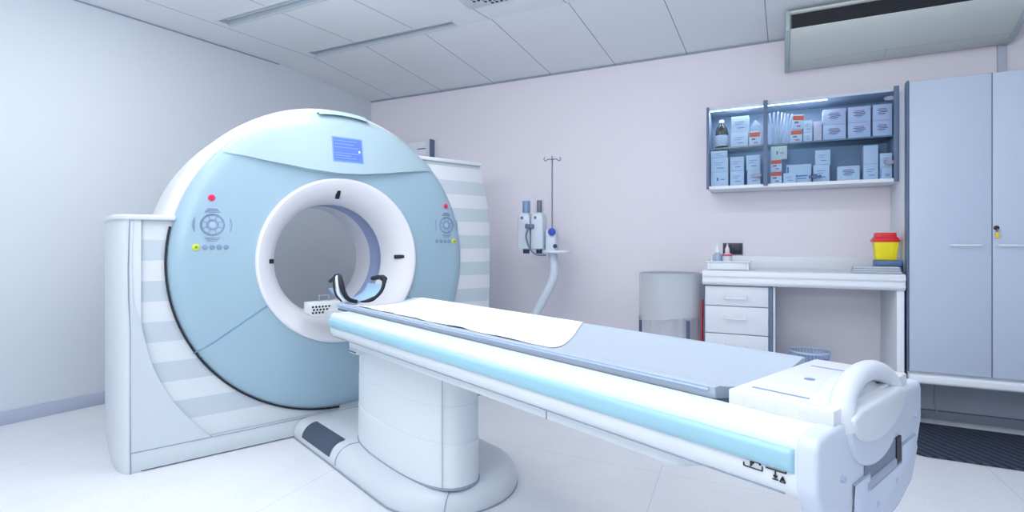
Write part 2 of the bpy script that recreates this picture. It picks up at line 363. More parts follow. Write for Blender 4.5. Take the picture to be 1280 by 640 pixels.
# controls
def fx(y, z): return facex(math.hypot(y, z-ZG))
KEY = mat('keypad_line', (132, 146, 184), .5); BTN = mat('button_grey', (128, 148, 184), .4)
RED = mat('red_button', (226, 40, 92), .35); YEL = mat('yellow_green_button', (206, 222, 70), .4); YG = mat('yellow_green_mark', (120, 160, 60), .5)
def dome(name, y, z, r, m, parent, h=.006):
    return lao(name, [(r, -.002), (r, h*.5), (r*.8, h*.9), (0, h)], m, parent, (fx(y, z), y, z), 'x', 20)
def ringt(bm, y, z, r, w_=.002, a0=0, a1=360, sy=1, sz=1):
    n = 28; pts = [(fx(y, z)+.0015, y+sy*r*math.cos(R(a0+(a1-a0)*i/n)), z+sz*r*math.sin(R(a0+(a1-a0)*i/n))) for i in range(n+1)]
    if a1-a0 >= 360: tube(bm, pts[:-1], w_, 6, True)
    else: tube(bm, pts, w_, 6)
def controls(sgn):
    yc, zc_ = (-.697, 1.218) if sgn < 0 else (.742, 1.248)
    dome('stop_button', -.701 if sgn < 0 else .737, 1.359 if sgn < 0 else 1.380, .0165, RED, g, .010)
    bm = bmesh.new(); ringt(bm, yc, zc_, .056); ringt(bm, yc, zc_, .050, .0015); ringt(bm, yc, zc_, .027); ringt(bm, yc, zc_, .019, .0015)
    for a in range(8):
        ca, sa = math.cos(R(a*45+22.5)), math.sin(R(a*45+22.5))
        tube(bm, [(fx(yc, zc_)+.0012, yc+ca*.029, zc_+sa*.029), (fx(yc, zc_)+.0012, yc+ca*.048, zc_+sa*.048)], .0014, 5)
    ringt(bm, yc+.012, zc_, .078, .002, -28, 28); tube(bm, [(fx(yc, zc_)+.001, yc+.083, zc_-.035), (fx(yc, zc_)+.001, yc+.083, zc_+.035)], .0015, 5)
    ringt(bm, yc-.012, zc_, .078, .002, 152, 208); tube(bm, [(fx(yc, zc_)+.001, yc-.083, zc_-.035), (fx(yc, zc_)+.001, yc-.083, zc_+.035)], .0015, 5)
    for s in (-1, 1):
        for k in range(3): tube(bm, [(fx(yc, zc_)+.0012, yc-.036+k*.006, zc_+s*(.067+k*.008)), (fx(yc, zc_)+.0012, yc+.036-k*.006, zc_+s*(.067+k*.008))], .002, 5)
    kp = fin('keypad_outline', bm, KEY, g)
    lao('keypad_center', [(.017, -.002), (.017, .002), (0, .003)], mat('keypad_fill', (172, 194, 220), .4), kp, (fx(yc, zc_), yc, zc_), 'x', 20)
    zb_ = 1.101 if sgn < 0 else 1.137
    ys_ = [-.732, -.699, -.667, -.634] if sgn < 0 else [.665, .698, .731, .764]
    for y in ys_: dome('button', y, zb_, .0125, BTN, g, .006)
    yy = -.772 if sgn < 0 else .806
    b = dome('light_button', yy, zb_, .0175, YEL, g, .006); lao('button_mark', [(.007, .004), (.007, .008), (0, .008)], YG, b, (fx(yy, zb_), yy, zb_), 'x', 12)
controls(-1); controls(1)
# wings
STR = {}
def stripes(name, z_off, period):
    m = bpy.data.materials.new(name); m.use_nodes = True; nt = m.node_tree; bs = nt.nodes['Principled BSDF']
    tc = nt.nodes.new('ShaderNodeTexCoord'); sp = nt.nodes.new('ShaderNodeSeparateXYZ'); nt.links.new(tc.outputs['Object'], sp.inputs[0])
    f = mth(nt, 'FRACT', mth(nt, 'DIVIDE', mth(nt, 'SUBTRACT', sp.outputs[2], z_off-10*period), period)); k = mth(nt, 'LESS_THAN', f, .5)
    mi = nt.nodes.new('ShaderNodeMix'); mi.data_type = 'RGBA'; mi.inputs[6].default_value = lin((220, 226, 233))+(1,); mi.inputs[7].default_value = lin((196, 208, 218))+(1,)
    nt.links.new(k, mi.inputs[0]); nt.links.new(mi.outputs[2], bs.inputs['Base Color']); bs.inputs['Roughness'].default_value = .4
    return m
SL = stripes('striped_panel_left', 1.036, .206); SR = stripes('striped_panel_right', 1.084, .194)
XW = -.045
ARC = [(-1.028, 1.235), (-1.034, 1.10), (-1.034, .982), (-1.027, .827), (-1.004, .747), (-.956, .525), (-.872, .331), (-.749, .162), (-.69, .10)]
arc = [(p.x, p.y) for p in smooth_path([(a, b, 0) for a, b in ARC], 6)]
# striped left panel (set back a little inside the arc)
pts = [(y-.02, z) for y, z in arc] + [(-.69, .10), (0, .10)] + [(.56*math.cos(R(a)), ZG+.56*math.sin(R(a))) for a in range(270, 175, -8)] + [(-.60, 1.235)]
pro('striped_panel', pts, 'x', -.6, XW-.028, SL, g, ang=20)
# smooth outer panel left of the arc, with softened inner edge
pts = [(-1.043, 1.235)] + [(-1.046, 1.1), (-1.046, .9), (-1.043, .75), (-1.040, .103)] + [(arc[-1][0], .103)] + list(reversed(arc))
pro('outer_panel', pts, 'x', -.55, XW, PANEL, g, bev=.014, seg=3, ang=50)
# side panel wrapping round
prof2 = [(XW-.004, -1.046), (XW-.014, -1.062), (XW-.04, -1.080), (XW-.09, -1.096), (XW-.2, -1.108), (-.45, -1.112), (-.72, -1.112), (-.72, -1.0), (XW-.004, -1.0)]
bm = bmesh.new()
levels = [(0, .93), (.012, .965), (.04, .985), (.1, 1), (.7, 1), (.85, 1.008), (1.05, 1.010), (1.2, 1.002), (1.238, 1.0)]
rows = [[bm.verts.new((x, -1.0+(y+1.0)*(1 if k >= 1 else 1)*(1+(k-1)*1.0), z)) for x, y in prof2] for z, k in levels]
for A, B in zip(rows, rows[1:]):
    for i in range(len(prof2)): bm.faces.new((A[i], A[(i+1) % len(prof2)], B[(i+1) % len(prof2)], B[i]))
bm.faces.new(rows[0]); bm.faces.new(rows[-1]); fin('side_panel', bm, WHITE, g, 50)
tbo('panel_seam', [(XW-.001, -1.043, .0), (XW-.001, -1.043, .7), (XW-.001, -1.050, .85), (XW-.001, -1.052, 1.0), (XW-.001, -1.047, 1.2), (XW-.001, -1.045, 1.235)], .0025, SEAM, g, 6)
pro('top_cap', [(-.03, -1.058), (-.05, -1.08), (-.1, -1.11), (-.25, -1.12), (-.7, -1.12), (-.7, -.84), (-.10, -.84), (-.03, -.856)], 'z', 1.236, 1.262, WHITE, g, bev=.008, seg=3)
# kick panel
pro('kick_panel', [(-1.041, .006), (1.125, .006), (1.13, .10), (-1.041, .10)], 'x', -.62, XW, PANEL, g, bev=.005)
bxo('plinth_shadow_gap', (-.6, XW-.015, -1.0, 1.1, 0, .008), GASKET, g)
tbo('kick_seam', [(XW, -1.04, .1015), (XW, 1.12, .1015)], .0022, SEAM, g, 6)
# right wing
RWO = [(1.128, .10), (1.142, .4), (1.150, .67), (1.156, .97), (1.156, 1.2), (1.142, 1.36), (1.118, 1.48), (1.085, 1.60), (1.062, 1.69)]
rwo = [(p.x, p.y) for p in smooth_path([(a, b, 0) for a, b in RWO], 5)]
pro('striped_panel', rwo + [(.45, 1.69)] + [(.56*math.cos(R(a)), ZG+.56*math.sin(R(a))) for a in range(40, -91, -10)] + [(0, .10)], 'x', -.6, XW-.006, SR, g, ang=25, bev=.006)
pro('top_cap', [(-.03, .50), (-.03, 1.062), (-.05, 1.078), (-.58, 1.078), (-.58, .50)], 'z', 1.690, 1.715, WHITE, g, bev=.006)
pro('rear_housing', [(-1.06, .0), (1.1, .0), (1.1, .9), (1.0, 1.3), (.72, 1.0), (.56, .55), (.2, .40), (-.2, .40), (-.56, .55), (-.72, 1.0), (-.9, 1.2), (-1.06, 1.2)], 'x', -.72, -.62, WHITE, g, bev=.01)

# ---------------------------------------------------------------- patient table (same axes)
TU = -2.2
t = empty('patient_table', 'long white patient table with blue side stripe on an oval column before the scanner', 'table', uv(TU, 1.28), RZ)
# plinth, outline in (x,y)
def plinth_outline(off):
    cx_, cy_, r = .08, .085, .335
    pts = [(-.955, -.28+off), (-.40, -.262+off)]
    for a in range(-90, 91, 6): pts.append((cx_+(r-off)*math.cos(R(a)), cy_+(r-off)*math.sin(R(a))))
    pts += [(-.40, .42-off), (-.955, .42-off)]
    return pts
bm = bmesh.new(); rows = []
for o_, z in ((.004, 0), (0, .012), (0, .035), (.006, .058), (.018, .078), (.036, .094), (.058, .102), (.085, .106)):
    rows.append([bm.verts.new((x, y, z)) for x, y in plinth_outline(o_)])
for A, B in zip(rows, rows[1:]):
    for i in range(len(A)): bm.faces.new((A[i], A[(i+1) % len(A)], B[(i+1) % len(A)], B[i]))
bm.faces.new(rows[0]); bm.faces.new(rows[-1]); fin('floor_plinth', bm, WHITE, t, 40)
pl = [(-.385, -.2635+.0, .02), (-.385, -.262, .05), (-.385, -.243, .081), (-.385, -.205, .103), (-.385, -.165, .1075), (-.36, -.05, .1075), (-.33, .1, .1075), (-.33, .3, .1075)]
tbo('plinth_seam', smooth_path(pl, 4), .0022, SEAM, t, 6)
tbo('plinth_seam', smooth_path([(.30, -.0, .107), (.34, -.06, .098), (.357, -.095, .06), (.360, -.105, .0)], 4), .0022, SEAM, t, 6)
tbo('floor_joint', [(x, y-.001, .003) for x, y in plinth_outline(0)[:34]], .003, SEAM, t, 6)
# dark grip pad on the rounded edge
bm = bmesh.new()
def pf(a, b):
    an = R(8+84*b); x = -.83+.37*a+.0*b; k = -.277+.02*(x+.955)/.55
    return (x, k+.075-.083*math.cos(an), .028+.0835*math.sin(an))
grid(bm, pf, 10, 10); fin('grip_pad', bm, DGREY, t)
# column: super-ellipse segments
def sell(a, b, n=64, e=2.6):
    o = []
    for i in range(n):
        th = 2*math.pi*i/n; c, s = math.cos(th), math.sin(th)
        o.append((a*math.copysign(abs(c)**(2/e), c)-.08, b*math.copysign(abs(s)**(2/e), s)))
    return o
COL = mat('column_plastic', (224, 232, 238), .38)
for k, (z0, z1, g_) in enumerate(((.10, .288, 0), (.292, .448, .003), (.452, .66, .006))):
    bm = bmesh.new(); rows = []
    for z, d in ((z0, .004), (z0+.004, 0), (z1-.004, 0), (z1, .004)):
        rows.append([bm.verts.new((x, y, z)) for x, y in sell(.455-g_-d, .160-g_*.5-d)])
    for A, B in zip(rows, rows[1:]):
        for i in range(64): bm.faces.new((A[i], A[(i+1) % 64], B[(i+1) % 64], B[i]))
    bm.faces.new(rows[0]); bm.faces.new(rows[-1]); fin('column_segment', bm, COL, t, 40)
pro('column_core', sell(.450, .156), 'z', .1, .66, COL, t)
pro('column_foot', sell(.460, .165), 'z', .10, .110, SEAM, t, bev=.003)
xs, ys_ = [(x, y) for x, y in sell(.455, .160) if y < 0 and x > .3][1] if True else (0, 0)
tbo('column_seam', [(.335, -.098, .112), (.335, -.098, .655)], .0016, SEAM, t, 6)
# body rail
YN, YF = -.325, .300
body = [(YN, .752), (YN, .776), (YN+.006, .786), (YN+.016, .791), (-.238, .793), (-.238, .766), (.238, .766), (.238, .793), (YF-.014, .791), (YF-.004, .785), (YF, .776), (YF, .70), (YF-.02, .682), (-.27, .676), (YN+.012, .682), (YN+.002, .695), (YN, .71)]
bm = bmesh.new()
secs = [(-.298, .03), (-.293, .012), (-.28, 0), (1.815, 0)]
rows = [[bm.verts.new((x, y*(1-s*.3), .735+(z-.735)*(1-s*4 if s > .02 else 1-s*3))) for y, z in body] for x, s in secs]
for A, B in zip(rows, rows[1:]):
    for i in range(len(body)): bm.faces.new((A[i], A[(i+1) % len(body)], B[(i+1) % len(body)], B[i]))
bm.faces.new(rows[0]); bm.faces.new(rows[-1]); fin('side_rail_body', bm, mat('rail_white', (218, 225, 232), .36), t, 38)
def stripe(ysign, name):
    yb = YN if ysign < 0 else YF
    prof = [(yb, .768), (yb+ysign*.006, .765), (yb+ysign*.010, .755), (yb+ysign*.010, .738), (yb+ysign*.006, .728), (yb, .725)]
    bm = bmesh.new(); rows = []
    for x, s in ((-.285, 1), (1.803, 1), (1.808, .7), (1.811, 0)):
        rows.append([bm.verts.new((x, yb+(y-yb)*s, z)) for y, z in prof])
    for A, B in zip(rows, rows[1:]):
        for i in range(len(prof)-1): bm.faces.new((A[i], A[i+1], B[i+1], B[i]))
    bm.faces.new(rows[0]); return fin(name, bm, STRIPE_BLUE, t, 60)
stripe(-1, 'blue_stripe'); stripe(1, 'blue_stripe')
# pictograms on the near side
bm = bmesh.new(); yp = YN-.0015
def ln(a, b, w_=.0013): tube(bm, [(a[0], yp, a[1]), (b[0], yp, b[1])], w_, 5)
ln((1.722, .713), (1.756, .713)); ln((1.756, .713), (1.756, .721)); ln((1.722, .7135), (1.722, .719))
ln((1.724, .729), (1.731, .7275), .0022); ln((1.731, .7275), (1.738, .731), .0022); ln((1.738, .731), (1.745, .7265), .0022); ln((1.745, .7265), (1.751, .7265), .0022); ln((1.724, .733), (1.724, .729), .002); ln((1.752, .7255), (1.752, .722), .0018)
for k in range(4): ln((1.734, .7235-k*.0025), (1.734+.008-k*.002, .7235-k*.0025), .0012)
ln((1.762, .722), (1.797, .722)); ln((1.797, .722), (1.797, .7295)); ln((1.779, .722), (1.779, .709)); ln((1.779, .7085), (1.776, .713)); ln((1.779, .7085), (1.782, .713)); ln((1.774, .706), (1.784, .706))
ln((1.787, .705), (1.7915, .7145)); ln((1.7915, .7145), (1.796, .705)); ln((1.787, .705), (1.796, .705)); ln((1.7915, .711), (1.7915, .7075), .001)
fin('pictogram', bm, BLACK, t)
tbo('rail_seam', [(-.27, YN+.011, .6815), (1.79, YN+.011, .6815)], .0018, SEAM, t, 6)
# under beam
bx = [(-.20, -.272), (1.50, -.272), (1.54, -.262), (1.575, -.22), (1.59, -.15), (1.59, .15), (1.575, .21), (1.54, .25), (-.20, .25)]
pro('under_beam', bx, 'z', .637, .678, COL, t, bev=.006)
tbo('beam_seam', [(1.14, -.2725, .638), (1.14, -.2725, .677)], .0022, SEAM, t, 6)
pro('beam_tail', [(1.50, -.271), (1.55, -.25), (1.585, -.19), (1.597, -.1), (1.597, .1), (1.55, .24), (1.50, .25)], 'z', .630, .677, WHITE, t, bev=.008)
bx_ = bxo('switch_box', (-.285, -.20, -.235, .20, .592, .690), WHITE, t, bev=.006)
bxo('switch_plate', (-.270, -.205, -.238, -.234, .606, .680), mat('pale_plate', (196, 206, 220), .4), bx_, bev=.001)
bxo('switch_plate_line', (-.272, -.203, -.239, -.2345, .602, .606), GASKET, bx_)
# end cap: bowl outline in (y,z)
cap = [(YN-.001, .70), (YN-.001, .775), (YN+.010, .792), (-.23, .796), (.205, .796), (YF-.012, .793), (YF+.001, .775), (YF+.001, .70)]
half = [(.298, .675), (.283, .650), (.255, .625), (.215, .600), (.17, .580), (.10, .562), (.04, .555)]
cap += [(-.0125+a, b) for a, b in half] + [(-.0125-a, b) for a, b in reversed(half)]
pro('end_cap', cap, 'x', 1.808, 1.848, mat('cap_white', (204, 214, 228), .36), t, bev=.015, seg=4, ang=60)
ENDX = 1.848
# lower access door on the end
door = [(-.165, .672), (-.080, .672), (-.080, .640), (.125, .640), (.125, .675), (.235, .675), (.245, .645), (.20, .585), (.10, .556), (0, .549), (-.10, .556), (-.165, .575)]
pro('access_door', door, 'x', ENDX-.01, ENDX+.005, mat('door_white', (198, 209, 228), .38), t, bev=.003)
bm = bmesh.new(); tube(bm, [(ENDX+.001, y, z) for y, z in door], .0035, 6, True); fin('door_gap', bm, SEAM, t)
rc = bxo('recess', (ENDX-.008, ENDX+.002, -.105, .122, .642, .700), mat('recess_grey', (120, 132, 150), .6), t)
bxo('recess_step', (ENDX-.004, ENDX+.006, -.10, .085, .642, .660), mat('recess_step_grey', (158, 170, 188), .5), rc, bev=.003)
bxo('recess_dark_end', (ENDX-.004, ENDX+.0045, .088, .12, .645, .700), BLACK, rc)  # black block at the right end of the opening
for (y, z) in ((.085, .612), (-.04, .600), (-.22, .70), (.235, .72)):
    lao('screw_cover', [(.006, -.001), (.006, .006), (.0045, .007), (0, .007)], mat('screw_grey', (176, 188, 212), .4), t, (ENDX, y, z), 'x', 12)
# grip hub and arch handle
def lower(cy_, cz_, a_, b_, top): return [(cy_+a_*math.cos(R(q)), cz_+b_*math.sin(R(q))) for q in range(180, 361, 9)] + top
pro('hub_plate', lower(-.042, .785, .156, .100, [(.112, .80), (-.195, .80)]), 'x', 1.79, 1.857, mat('hub_white', (200, 211, 226), .34), t, bev=.008, seg=3, ang=60)
pro('hub_face', lower(-.042, .800, .157, .064, [(.113, .808), (.08, .815), (-.16, .815), (-.197, .808)]), 'x', 1.79, 1.864, WHITE, t, bev=.010, seg=4, ang=60)
bm = bmesh.new(); n_ = 40; ap = []
for i in range(n_+1):
    an = R(196-212*i/n_); ap.append((1.838-.010*math.sin(max(0, an)), -.042+.143*math.cos(an), .800+.060*math.sin(an)))
tube(bm, ap, [.0235-.003*math.sin(math.pi*i/n_) for i in range(n_+1)], 18); fin('grip_arch', bm, WHITE, t, 60)
bm = bmesh.new(); bmesh.ops.create_uvsphere(bm, u_segments=32, v_segments=16, radius=1)
bmesh.ops.transform(bm, matrix=Matrix.Translation((1.795, -.03, .808)) @ Matrix.Diagonal((.045, .125, .040, 1)), verts=bm.verts); fin('grip_dome', bm, WHITE, t)
# control deck
dk = pro('control_deck', [(1.645, -.238), (1.842, -.238), (1.842, .205), (1.645, .205)], 'z', .786, .822, WHITE2, t, bev=.004)
for (x0, x1, y) in ((1.672, 1.782, -.188), (1.672, 1.775, .112)):
    bxo('deck_slot', (x0, x1, y-.004, y+.004, .8215, .8228), mat('slot_blue_grey', (128, 150, 186), .5), dk, bev=.0004)
lao('deck_hole', [(.011, .0), (.011, .0012), (0, .0012)], mat('slot_blue_grey', (128, 150, 186), .5), dk, (1.722, -.03, .822), 'z', 20)
for x in (1.685, 1.735, 1.79): lao('side_button', [(.0085, -.001), (.0085, .003), (.006, .0045), (0, .005)], mat('button_white', (244, 246, 248), .4), dk, (x, -.238, .803), 'y', 16)
bxo('deck_line', (1.66, 1.82, -.222, -.2195, .8217, .8224), PANEL, dk)
# the button discs must bulge towards -y: mirrored by construction
# cradle board sticking out towards the bore
def cradle_sec(y): return .772+.019*(abs(y)/.232)**2.2
bm = bmesh.new()
def hw(x): 
    if x < -.44: return .232*math.sqrt(max(.02, 1-((-.44-x)/.065)**2))*.98
    return .232
def crf2(a, b):
    x = -.50+(1.628+.50)*a**1.0; hwid = hw(x); y = -hwid+2*hwid*b; return (x, y, cradle_sec(y))
V1 = grid(bm, crf2, 80, 20)
ex = bmesh.ops.extrude_face_region(bm, geom=list(bm.faces)); 
bmesh.ops.translate(bm, vec=(0, 0, -.006), verts=[e for e in ex['geom'] if isinstance(e, bmesh.types.BMVert)])
fin('cradle_board', bm, mat('cradle_dark', (70, 84, 116), .5), t, 40)

# mattress lying on the table
mt = empty('table_mattress', 'thin light blue vinyl mattress lying on the patient table', 'mattress', uv(TU+.4, 1.28, .78), RZ)
bm = bmesh.new()
def mtop(y): return .0105+.027*(abs(y)/.232)**2.4
ring = []
NN = 24
for i in range(NN+1):
    y = -.235+.470*i/NN; ring.append((y, mtop(y)+.004 if 0 < i < NN else mtop(y)-.002))
low = [(y, cradle_sec(y)-.78+.001) for y in [.230-.460*i/NN for i in range(NN+1)]]
sec = ring+low
rows = [[bm.verts.new((x-.4, y*s, z*(1 if s == 1 else .98))) for y, z in sec] for x, s in ((-.445, .97), (-.43, 1), (1.60, 1), (1.612, .985))]
for A, B in zip(rows, rows[1:]):
    for i in range(len(sec)): bm.faces.new((A[i], A[(i+1) % len(sec)], B[(i+1) % len(sec)], B[i]))
bm.faces.new(rows[0]); bm.faces.new(rows[-1]); fin('pad', bm, CUSH, mt, 50)
tbo('edge_piping', [(x-.4, -.2355, mtop(.234)-.008) for x in (-.43, 0, .8, 1.60)], .003, mat('piping_blue', (168, 190, 226), .4), mt, 8)
tbo('edge_piping', [(x-.4, .2355, mtop(.234)-.008) for x in (-.43, 0, .8, 1.60)], .003, mat('piping_blue', (168, 190, 226), .4), mt, 8)
# paper sheet
bm = bmesh.new()
def pap(a, b):
    x0, x1 = -.38, .83+.225*(1-b)**1.0+.01*math.sin(b*5)
    x = x0+(x1-x0)*a
    yn = -.178+.005*math.sin(x*13)+.006*math.sin(x*31+1)*(1 if x < .8 else .3)+.004*math.sin(x*57)
    y = yn+(.222-yn)*b
    z = .78+mtop(y)+.0075+.0012*math.sin(x*19+y*11)*(1-b)+.003*max(0, math.sin(x*23+1.1))*(1-b)**6*(1 if x < .75 else .2)
    return (x, y, z)
grid(bm, pap, 160, 24)
ex = bmesh.ops.extrude_face_region(bm, geom=list(bm.faces)); bmesh.ops.translate(bm, vec=(0, 0, -.001), verts=[e for e in ex['geom'] if isinstance(e, bmesh.types.BMVert)])
ps = fin('paper_sheet', bm, PAPER, None, 60); ps.location = uv(TU, 1.28); ps.rotation_euler = (0, 0, RZ)
tag(ps, 'crinkled white paper sheet covering the scanner half of the mattress', 'paper sheet')

# head holder
h = empty('head_rest', 'light blue curved head holder with black padded sides at the scanner end', 'head rest', uv(TU-.60, 1.225, .80), RZ)
HB = mat('headrest_blue', (160, 196, 226), .5); HBK = mat('headrest_black', (26, 30, 44), .55, bump=.3, bscale=90)
def hshell(name, x0, x1, r0, r1, a0, a1, m, zz=.128):
    bm = bmesh.new(); n = 26; pts = []
    for i in range(n+1): a = R(a0+(a1-a0)*i/n); pts.append((r1*math.cos(a), zz+r1*math.sin(a)))
    for i in range(n, -1, -1): a = R(a0+(a1-a0)*i/n); pts.append((r0*math.cos(a), zz+r0*math.sin(a)))
    prism(bm, pts, 'x', x0, x1); return fin(name, bm, m, h, 40, .003)
hshell('cushion', -.11, .08, .112, .127, 200, 350, HB)
bm = bmesh.new(); tube(bm, [(.083, .119*math.cos(R(a)), .128+.119*math.sin(R(a))) for a in range(262, 364, 6)], [.004+.009*math.sin(math.pi*min(1, k/11)) if k < 7 else .010 for k in range(17)], 10); fin('edge_band', bm, HBK, h)
bm = bmesh.new(); tube(bm, smooth_path([(.083, .119, .12), (.075, .124, .142), (.04, .124, .152), (.0, .122, .150), (-.06, .12, .140)], 5), [.013]*5+[.019]*5+[.015]*11, 10); fin('side_pad', bm, HBK, h)
bm = bmesh.new(); q = smooth_path([(-.10, -.112, .13), (.0, -.118, .165), (.05, -.124, .172), (.075, -.122, .13), (.085, -.112, .075), (.085, -.085, .03), (.085, -.04, .012)], 5); tube(bm, q, [.015-.007*abs(k/(len(q)-1)-.5)*1.2 for k in range(len(q))], 10); fin('strap', bm, HBK, h)
st = [(.095, -.112, .02), (.085, -.137, .06), (.075, -.143, .12), (.06, -.140, .165), (.05, -.13, .172)]
tbo('strap_lining', smooth_path(st, 5), .007, mat('strap_white', (226, 230, 238), .6), h, 8)
st = [(.085, -.122, .02), (.075, -.150, .06), (.065, -.157, .12), (.05, -.150, .172), (.04, -.13, .180)]
tbo('strap', smooth_path(st, 5), .005, HBK, h, 8)
for ch_ in h.children: ch_.scale = (1, 1, .86)
bxo('holder_arm', (-.15, .19, -.03, .10, -.046, -.037), mat('holder_grey', (120, 132, 156), .5), h, .004)

# guide beam and perforated box at the head end of the table
pro('guide_beam', [(-.29, -.16), (-.80, -.16), (-.895, -.12), (-.895, .12), (-.80, .16), (-.29, .16)], 'z', .700, .742, WHITE, t, bev=.008)
hb = pro('perforated_box', [(-.245, .788), (-.245, .725), (-.225, .708), (-.17, .700), (-.06, .700), (-.06, .788)], 'x', -.90, -.80, WHITE2, t, bev=.006)
bm = bmesh.new()
for k in range(3):
    for j in range(6-k): lathe(bm, [(0, -.7985), (.0062, -.7985), (.0062, -.801)], (0, -.228+j*.0185+(k % 2)*.006, .764-k*.0165), axis='x', n=8)
fin('perforation', bm, BLACK, hb)
tbo('bracket', [(-.85, -.175, .785), (-.85, -.175, .822), (-.85, -.12, .822), (-.85, -.12, .785)], .003, SEAM, hb, 6)

# ---------------------------------------------------------------- wardrobe
YW = 3.96
w_ = empty('wardrobe', 'tall white wardrobe with flat doors at the right edge', 'wardrobe', (.72, YW, 0))
def B(name, b, m, p, bev=.002): return bxo(name, b, m, p, bev)
D = YB-YW-.002
bm = bmesh.new(); box(bm, 0, 1.60, .022, D, .30, 2.105); fin('carcass', bm, COUNTER, w_, bev=.002)
B('side_edge', (-.006, .001, -.004, .075, .345, 2.11), EDGE, w_)
for k in range(4):
    x0 = .003+k*.39; dm = bxo('door', (x0+.002, x0+.387, 0, .02, .350, 2.100), LAM, w_, .0015)
    hx = x0+(.19 if k % 2 == 0 else .012)
    hz = 1.11
    hd = tbo('handle', smooth_path([(hx+.01, -.0, hz), (hx+.012, -.018, hz), (hx+.03, -.024, hz), (hx+.13, -.024, hz), (hx+.148, -.018, hz), (hx+.15, -.0, hz)], 4), .005, COUNTER, dm, 8)
    if k == 1:
        lk = lao('lock', [(.013, .0), (.013, -.004), (.009, -.006), (0, -.006)], BLACK, dm, (x0+.018, -.0, 1.21), 'y', 20)
        B('key', (x0+.0155, x0+.0205, -.022, -.004, 1.185, 1.206), METAL, lk, .001)
        B('key_tag', (x0+.010, x0+.026, -.020, -.014, 1.150, 1.186), mat('key_tag_yellow', (226, 200, 60), .5), lk, .002)
B('door_gap', (.0, 1.56, .012, .021, .346, 2.104), EDGE, w_)
pro('bottom_rail', [(-.02, .335), (-.028, .325), (-.028, .295), (-.022, .285), (.0, .278), (.1, .278), (.1, .335)], 'x', -.0, 1.60, COUNTER, w_, bev=.004)
bm = bmesh.new(); prism(bm, [(.30, 0), (.36, .0), (.36, .30), (.30, .30)], 'x', .02, 1.60); fin('recessed_plinth', bm, mat('plinth_grey', (160, 170, 186), .6), w_)
B('plinth_cove', (.02, 1.60, .27, .301, 0, .055), mat('plinth_dark', (120, 130, 146), .7), w_)
tbo('plinth_joint', [(.19, .298, .29), (.19, .298, .1), (.2, .268, .04)], .004, SEAM, w_, 6)

# ---------------------------------------------------------------- counter, drawer unit
ct = empty('worktop', 'white worktop with rounded front edge under the glass cabinet', 'worktop', (-.462, 3.93, 0))
pro('top', [(.0, .85), (.012, .836), (.03, .832), (.6-.004, .832), (.6-.004, .934), (.012, .934), (.0, .926), (-.004, .912), (-.004, .895), (.006, .885), (.006, .868), (-.002, .86)], 'x', 0, 1.165, COUNTER, ct, bev=.002)
B('upstand', (.0, 1.165, .565, .597, .932, 1.025), COUNTER, ct, .004)
B('end_panel', (1.125, 1.163, .03, .596, 0, .834), COUNTER, ct, .003)
du = empty('drawer_unit', 'white drawer unit under the left end of the worktop', 'drawer unit', (-.455, 3.97, 0))
B('carcass', (.003, .412, .018, .54, .05, .828), LAM, du); B('side_edge', (.413, .436, .0, .54, .05, .828), EDGE, du)
B('side_edge', (-.002, .004, .0, .54, .05, .828), EDGE, du)
B('inner_panel', (.437, .452, .02, .54, .05, .828), COUNTER, du)
for z0, z1 in ((.690, .822), (.498, .684), (.306, .492), (.114, .300)):
    d = B('drawer', (.008, .410, -.0, .018, z0, z1), DRW, du)
    hz = z1-.082 if z1-z0 > .15 else z1-.078
    tbo('handle', smooth_path([(.132, 0, hz+.014), (.134, -.018, hz+.010), (.145, -.024, hz), (.26, -.024, hz), (.272, -.018, hz+.010), (.274, 0, hz+.014)], 4), .0052, COUNTER, d, 8)
B('plinth', (.02, .43, .05, .5, 0, .05), EDGE, du)

# waste bin
wb = empty('waste_bin', 'pale blue plastic mesh waste bin under the worktop', 'bin', (.21, 4.24, 0))
BINM = mat('bin_blue', (176, 204, 240), .35, alpha=.6)
lao('bucket', [(0, .005), (.095, .005), (.098, .012), (.118, .32), (.115, .32), (.094, .014), (0, .014)], BINM, wb, n=36)
bm = bmesh.new(); tube(bm, [(.125*math.cos(R(a)), .125*math.sin(R(a)), .372) for a in range(0, 360, 10)], .008, 8, True); fin('rim', bm, mat('bin_rim', (196, 216, 244), .35), wb)
bm = bmesh.new()
for a in range(0, 360, 10): tube(bm, [(.118*math.cos(R(a)), .118*math.sin(R(a)), .318), (.124*math.cos(R(a)), .124*math.sin(R(a)), .37)], .0028, 5)
fin('basket_wire', bm, mat('bin_wire', (156, 186, 232), .4), wb)

# laundry hamper with translucent bag
hp = empty('laundry_hamper', 'round hamper frame with a translucent white bag beside the drawer unit', 'hamper', (-.705, 4.12, 0))
rw = .215
bm = bmesh.new(); tube(bm, [(rw*math.cos(R(a)), rw*math.sin(R(a)), .868) for a in range(0, 360, 8)], .009, 8, True)
tube(bm, [(rw*math.cos(R(a)), rw*math.sin(R(a)), .895) for a in range(0, 360, 8)], .007, 8, True); fin('rim', bm, mat('hamper_rim', (170, 186, 210), .4), hp)
for a in (186, 310, 60): 
    tbo('frame_leg', [((rw+.012)*math.cos(R(a)), (rw+.012)*math.sin(R(a)), .005), ((rw+.012)*math.cos(R(a)), (rw+.012)*math.sin(R(a)), .57)], .012, mat('hamper_leg', (92, 106, 138), .4, .3), hp, 8)
bm = bmesh.new(); tube(bm, [(rw*.96*math.cos(R(a)), rw*.96*math.sin(R(a)), .06) for a in range(0, 360, 10)], .009, 8, True); fin('base_ring', bm, MATS['hamper_leg'], hp)
def bag(a, b):
    an = 2*math.pi*a; zt = .902; z = zt-b*(zt-.12); r = rw-.006-.012*b+.006*math.sin(an*9+b*3)*b+.004*math.sin(an*17)
    if b < .06: r = rw+.006
    return (r*math.cos(an), r*math.sin(an), z)
